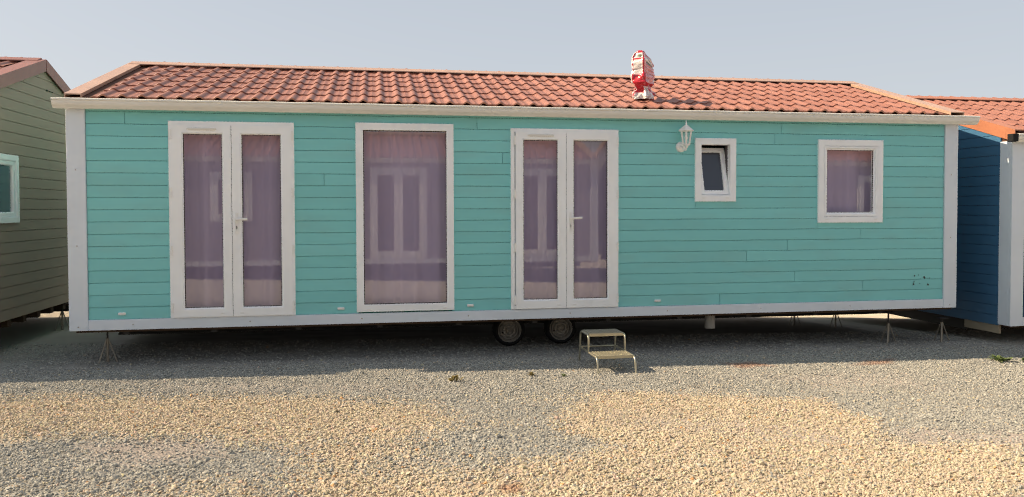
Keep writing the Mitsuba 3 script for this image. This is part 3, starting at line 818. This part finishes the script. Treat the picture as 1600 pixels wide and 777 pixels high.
LG = 10.5
place(-1.10 - LG, 0.0, 0.010)
hg = thing('mobile_home', 'olive green timber-clad mobile home, its gable end showing at left', 'mobile home', 'mobile homes in the yard')
wall = shell(hg, LG, [], 'roof_sheet')
fm = []
for k in range(18):
    fm += [to_wall(m, 'front') for m in board(0.157, LG - 0.182, B0 + k * BH + 0.002, min(B0 + (k + 1) * BH, ZT))]
add('front_cladding', cat(fm), GREEN, wall, stuff=True)
gw = (0.55, 1.36, 1.62, 2.42)
for k in range(-1, 24):
    z0, z1 = B0 + k * BH + 0.002, B0 + (k + 1) * BH
    us = [0.167, DEPTH]
    if k % 5 == 3:
        us = [0.167, 2.35, DEPTH]
    for a, b in zip(us[:-1], us[1:]):
        for m in board(a + 0.0015, b - 0.0015, z0, z1, [(gw[0] + 0.02, gw[1] - 0.02, gw[2] + 0.02, gw[3] - 0.02)]):
            m = gable_clip(merged(m))
            if m is not None and len(m.faces):
                add('board', to_wall(m, 'right', LG - 0.003), GREEN, wall)
posts(hg, LG)
lay_roof(hg, LG, 0.10, LG - 0.09, 'cap_brown', lambda x, r: x > LG - 1.0)
gutter(hg, -0.1, LG + 0.06)
def end_window(h, LL, y0, y1, z0, z1, side):
    """window set in an end wall, built in facade form and swung round"""
    def swing(m):
        v = np.array(m.vertices) if not isinstance(m, tuple) else m[0]
        f = m.faces if not isinstance(m, tuple) else m[1]
        return trimesh.Trimesh(np.stack([LL - v[:, 1], v[:, 0], v[:, 2]], 1), f, process=False)
    w = add('window', swing(ring(y0, y1, z0, z1, [(0, 0.03), (0, -0.046), (0.004, -0.050), (0.066, -0.050), (0.070, -0.046), (0.070, 0.03)])), 'pvc_white', h)
    add('sash', swing(ring(y0 + 0.071, y1 - 0.071, z0 + 0.071, z1 - 0.071, [(0, 0.02), (0, -0.036), (0.045, -0.036), (0.055, -0.022), (0.055, 0.02)])), 'pvc_white', w)
    a, b, c, d = y0 + 0.126, y1 - 0.126, z0 + 0.126, z1 - 0.126
    add('pane', swing((np.array([(a, -0.012, c), (b, -0.012, c), (b, -0.012, d), (a, -0.012, d)]), np.array([[0, 1, 2], [0, 2, 3]]))), 'pane_glass', w)
    add('blind', swing((np.array([(a - .02, 0.0, c - .02), (b + .02, 0.0, c - .02), (b + .02, 0.0, d + .02), (a - .02, 0.0, d + .02)]), np.array([[0, 1, 2], [0, 2, 3]]))), 'curtain_blue', w)
end_window(hg, LG, *gw, 'right')
add('gable_vent', cat([box(LG - 0.003, LG + 0.024, 2.31, 2.50, 3.335, 3.347, 0.002), box(LG - 0.003, LG + 0.026, 2.29, 2.31, 3.33, 3.352, 0.002)]), 'hole_dark', hg)
chassis(hg, LG)
bm = [box(LG - 0.30, LG - 0.04, y - 0.05, y + 0.05, 0.385, 0.472, 0.003) for y in np.arange(0.4, 4.3, 0.42)]
add('floor_bearer', cat(bm), 'floor_wood', hg, stuff=True)
PLACE.pop()
jack(-1.16, 2.90, 0.48, 'dark tripod jack under the olive home, seen in the gap at left')

# ---- the blue home at right: its left end faces the gap
LB = 10.49
place(11.135, -0.20, -0.232)
hb = thing('mobile_home', 'navy blue timber-clad mobile home with orange tiled roof at the right edge', 'mobile home', 'mobile homes in the yard')
wall = shell(hb, LB, [], 'roof_sheet')
fm = []
for k in range(18):
    fm += [to_wall(m, 'front') for m in board(0.187, LB - 0.182, B0 + k * BH + 0.002, min(B0 + (k + 1) * BH, ZT))]
add('front_cladding', cat(fm), BLUE, wall, stuff=True)
for k in range(-1, 24):
    z0, z1 = B0 + k * BH + 0.002, B0 + (k + 1) * BH
    for m in board(0.167, DEPTH, z0, z1):
        m = gable_clip(merged(m))
        if m is not None and len(m.faces):
            add('board', to_wall(m, 'left'), BLUE, wall)
posts(hb, LB, pw=(0.155, 0.18))
lay_roof(hb, LB, 0.10, LB - 0.09, 'cap_orange', lambda x, r: x < 2.9)
gutter(hb, -0.06, LB + 0.1)
add('gutter_end', box(-0.150, -0.065, -0.176, -0.080, 2.838, 2.934, 0.006), 'rubber', hb)
chassis(hb, LB)
add('cross_member', box(0.034, 0.10, 0.785, 4.25, 0.335, 0.4965, 0.003), 'dark_steel', hb)
add('skirt_board', box(-0.004, 0.03, 0.17, 0.78, 0.375, 0.4985, 0.003), 'pale_wood', hb)
PLACE.pop()

# ---- homes across the yard, behind the camera: they are what the panes mirror
def opposite(x_right, z, label, doors, wins):
    place(x_right, -9.52, z, turn=1)
    h = thing('mobile_home', label, 'mobile home', 'mobile homes in the yard')
    LL = 10.49
    loc = lambda a, b: (x_right - b, x_right - a)
    ops = [(*loc(a, b), c, d) for a, b, c, d in doors + wins]
    wall = shell(h, LL, [(a + .05, c + .05, b - .05, d - .05) for a, b, c, d in ops], 'roof_sheet')
    fm = []
    for k in range(18):
        fm += [to_wall(m, 'front') for m in board(0.157, LL - 0.182, B0 + k * BH + 0.002, min(B0 + (k + 1) * BH, ZT), [(a + .02, b - .02, c - (0.1 if c < 0.8 else -.02), d - .02) for a, b, c, d in ops])]
    add('front_cladding', cat(fm), PALE, wall, stuff=True)
    for s in ('left', 'right'):
        ms = []
        for k in range(-1, 24):
            for m in board(0.17, DEPTH, B0 + k * BH + 0.002, B0 + (k + 1) * BH):
                m = gable_clip(merged(m))
                if m is not None:
                    ms.append(to_wall(m, s, LL - 0.003))
        add('end_cladding', cat(ms), PALE, wall, stuff=True)
    posts(h, LL)
    lay_roof(h, LL, 0.10, LL - 0.09, 'cap_terracotta', lambda x, r: False)
    gutter(h, -0.1, LL + 0.1)
    chassis(h, LL)
    for i, (a, b, c, d) in enumerate(ops):
        door = i < len(doors)
        w = add('french_door' if door else 'window', ring(a, b, c, d, [(0, 0.03), (0, -0.044), (0.07, -0.044), (0.07, 0.03)]), 'pvc_white', h)
        cuts = [(a + .07, (a + b) / 2 - .002), ((a + b) / 2 + .002, b - .07)] if door else [(a + .07, b - .07)]
        for p0, p1 in cuts:
            add('leaf', ring(p0, p1, c + .07, d - .07, [(0, 0.02), (0, -0.05), (0.10, -0.05), (0.10, 0.02)]), 'pvc_white', w)
            add('pane', (np.array([(p0 + .1, -0.02, c + .17), (p1 - .1, -0.02, c + .17), (p1 - .1, -0.02, d - .17), (p0 + .1, -0.02, d - .17)]), np.array([[0, 1, 2], [0, 2, 3]])), 'pane_glass', w)
    PLACE.pop()
opposite(8.45, 0.02, 'grey mobile home across the yard, mirrored in the tall window panes', [(3.05, 4.35, 0.62, 2.72), (6.45, 7.75, 0.62, 2.72)], [(-0.45, 0.45, 1.5, 2.6)])
opposite(19.9, 0.02, 'grey mobile home across the yard, mirrored in the small square window', [(12.8, 14.1, 0.62, 2.72)], [(15.4, 16.1, 1.5, 2.6)])

# ---- weeds
scene['leaf_green'] = {'type': 'principledthin', 'base_color': {'type': 'rgb', 'value': [0.14, 0.19, 0.075]}, 'roughness': 0.6, 'diff_trans': 0.5}
scene['leaf_dry'] = {'type': 'principledthin', 'base_color': {'type': 'rgb', 'value': [0.16, 0.13, 0.055]}, 'roughness': 0.7, 'diff_trans': 0.4}
def weed(x, y, r, h, n, label, m='leaf_green', seed=0):
    g = np.random.default_rng(seed + 100)
    V, F = [], []
    for i in range(n):
        a, tl = g.uniform(0, 2 * np.pi), g.uniform(0.2, 1.0)
        b = np.array([g.uniform(-r, r) * 0.5, g.uniform(-r, r) * 0.4, 0])
        d = np.array([math.cos(a), math.sin(a), 0])
        s = np.array([-math.sin(a), math.cos(a), 0])
        ln, wd = r * g.uniform(0.5, 1.0), r * g.uniform(0.10, 0.2)
        up = h * tl
        pts = [b, b + d * ln * .35 + s * wd + [0, 0, up * .8], b + d * ln * .35 - s * wd + [0, 0, up * .8], b + d * ln * .75 + s * wd * .7 + [0, 0, up], b + d * ln * .75 - s * wd * .7 + [0, 0, up], b + d * ln + [0, 0, up * .85]]
        k = len(V)
        V += pts
        F += [(k, k + 1, k + 2), (k + 1, k + 3, k + 2), (k + 2, k + 3, k + 4), (k + 3, k + 5, k + 4)]
    V = np.array(V) + [x, y, float(G(x, y))]
    kx = add('weed', (V, np.array(F)), m)
    tag(kx, label, 'weed', 'weeds in the gravel')
weed(10.33, -0.97, 0.11, 0.07, 40, 'leafy green weed in the gravel before the blue home', seed=1)
weed(10.62, -1.05, 0.10, 0.07, 22, 'low green weed at the right edge of the gravel', seed=2)
weed(3.92, -1.29, 0.08, 0.06, 18, 'small yellowish weed in the sunlit gravel left of the step stool', 'leaf_dry', 3)
weed(4.73, -1.11, 0.06, 0.04, 14, 'tiny yellowish weed at the shadow edge left of the step stool', 'leaf_dry', 4)
weed(5.05, -1.19, 0.05, 0.04, 12, 'tiny green weed just left of the front legs of the step stool', 'leaf_green', 5)
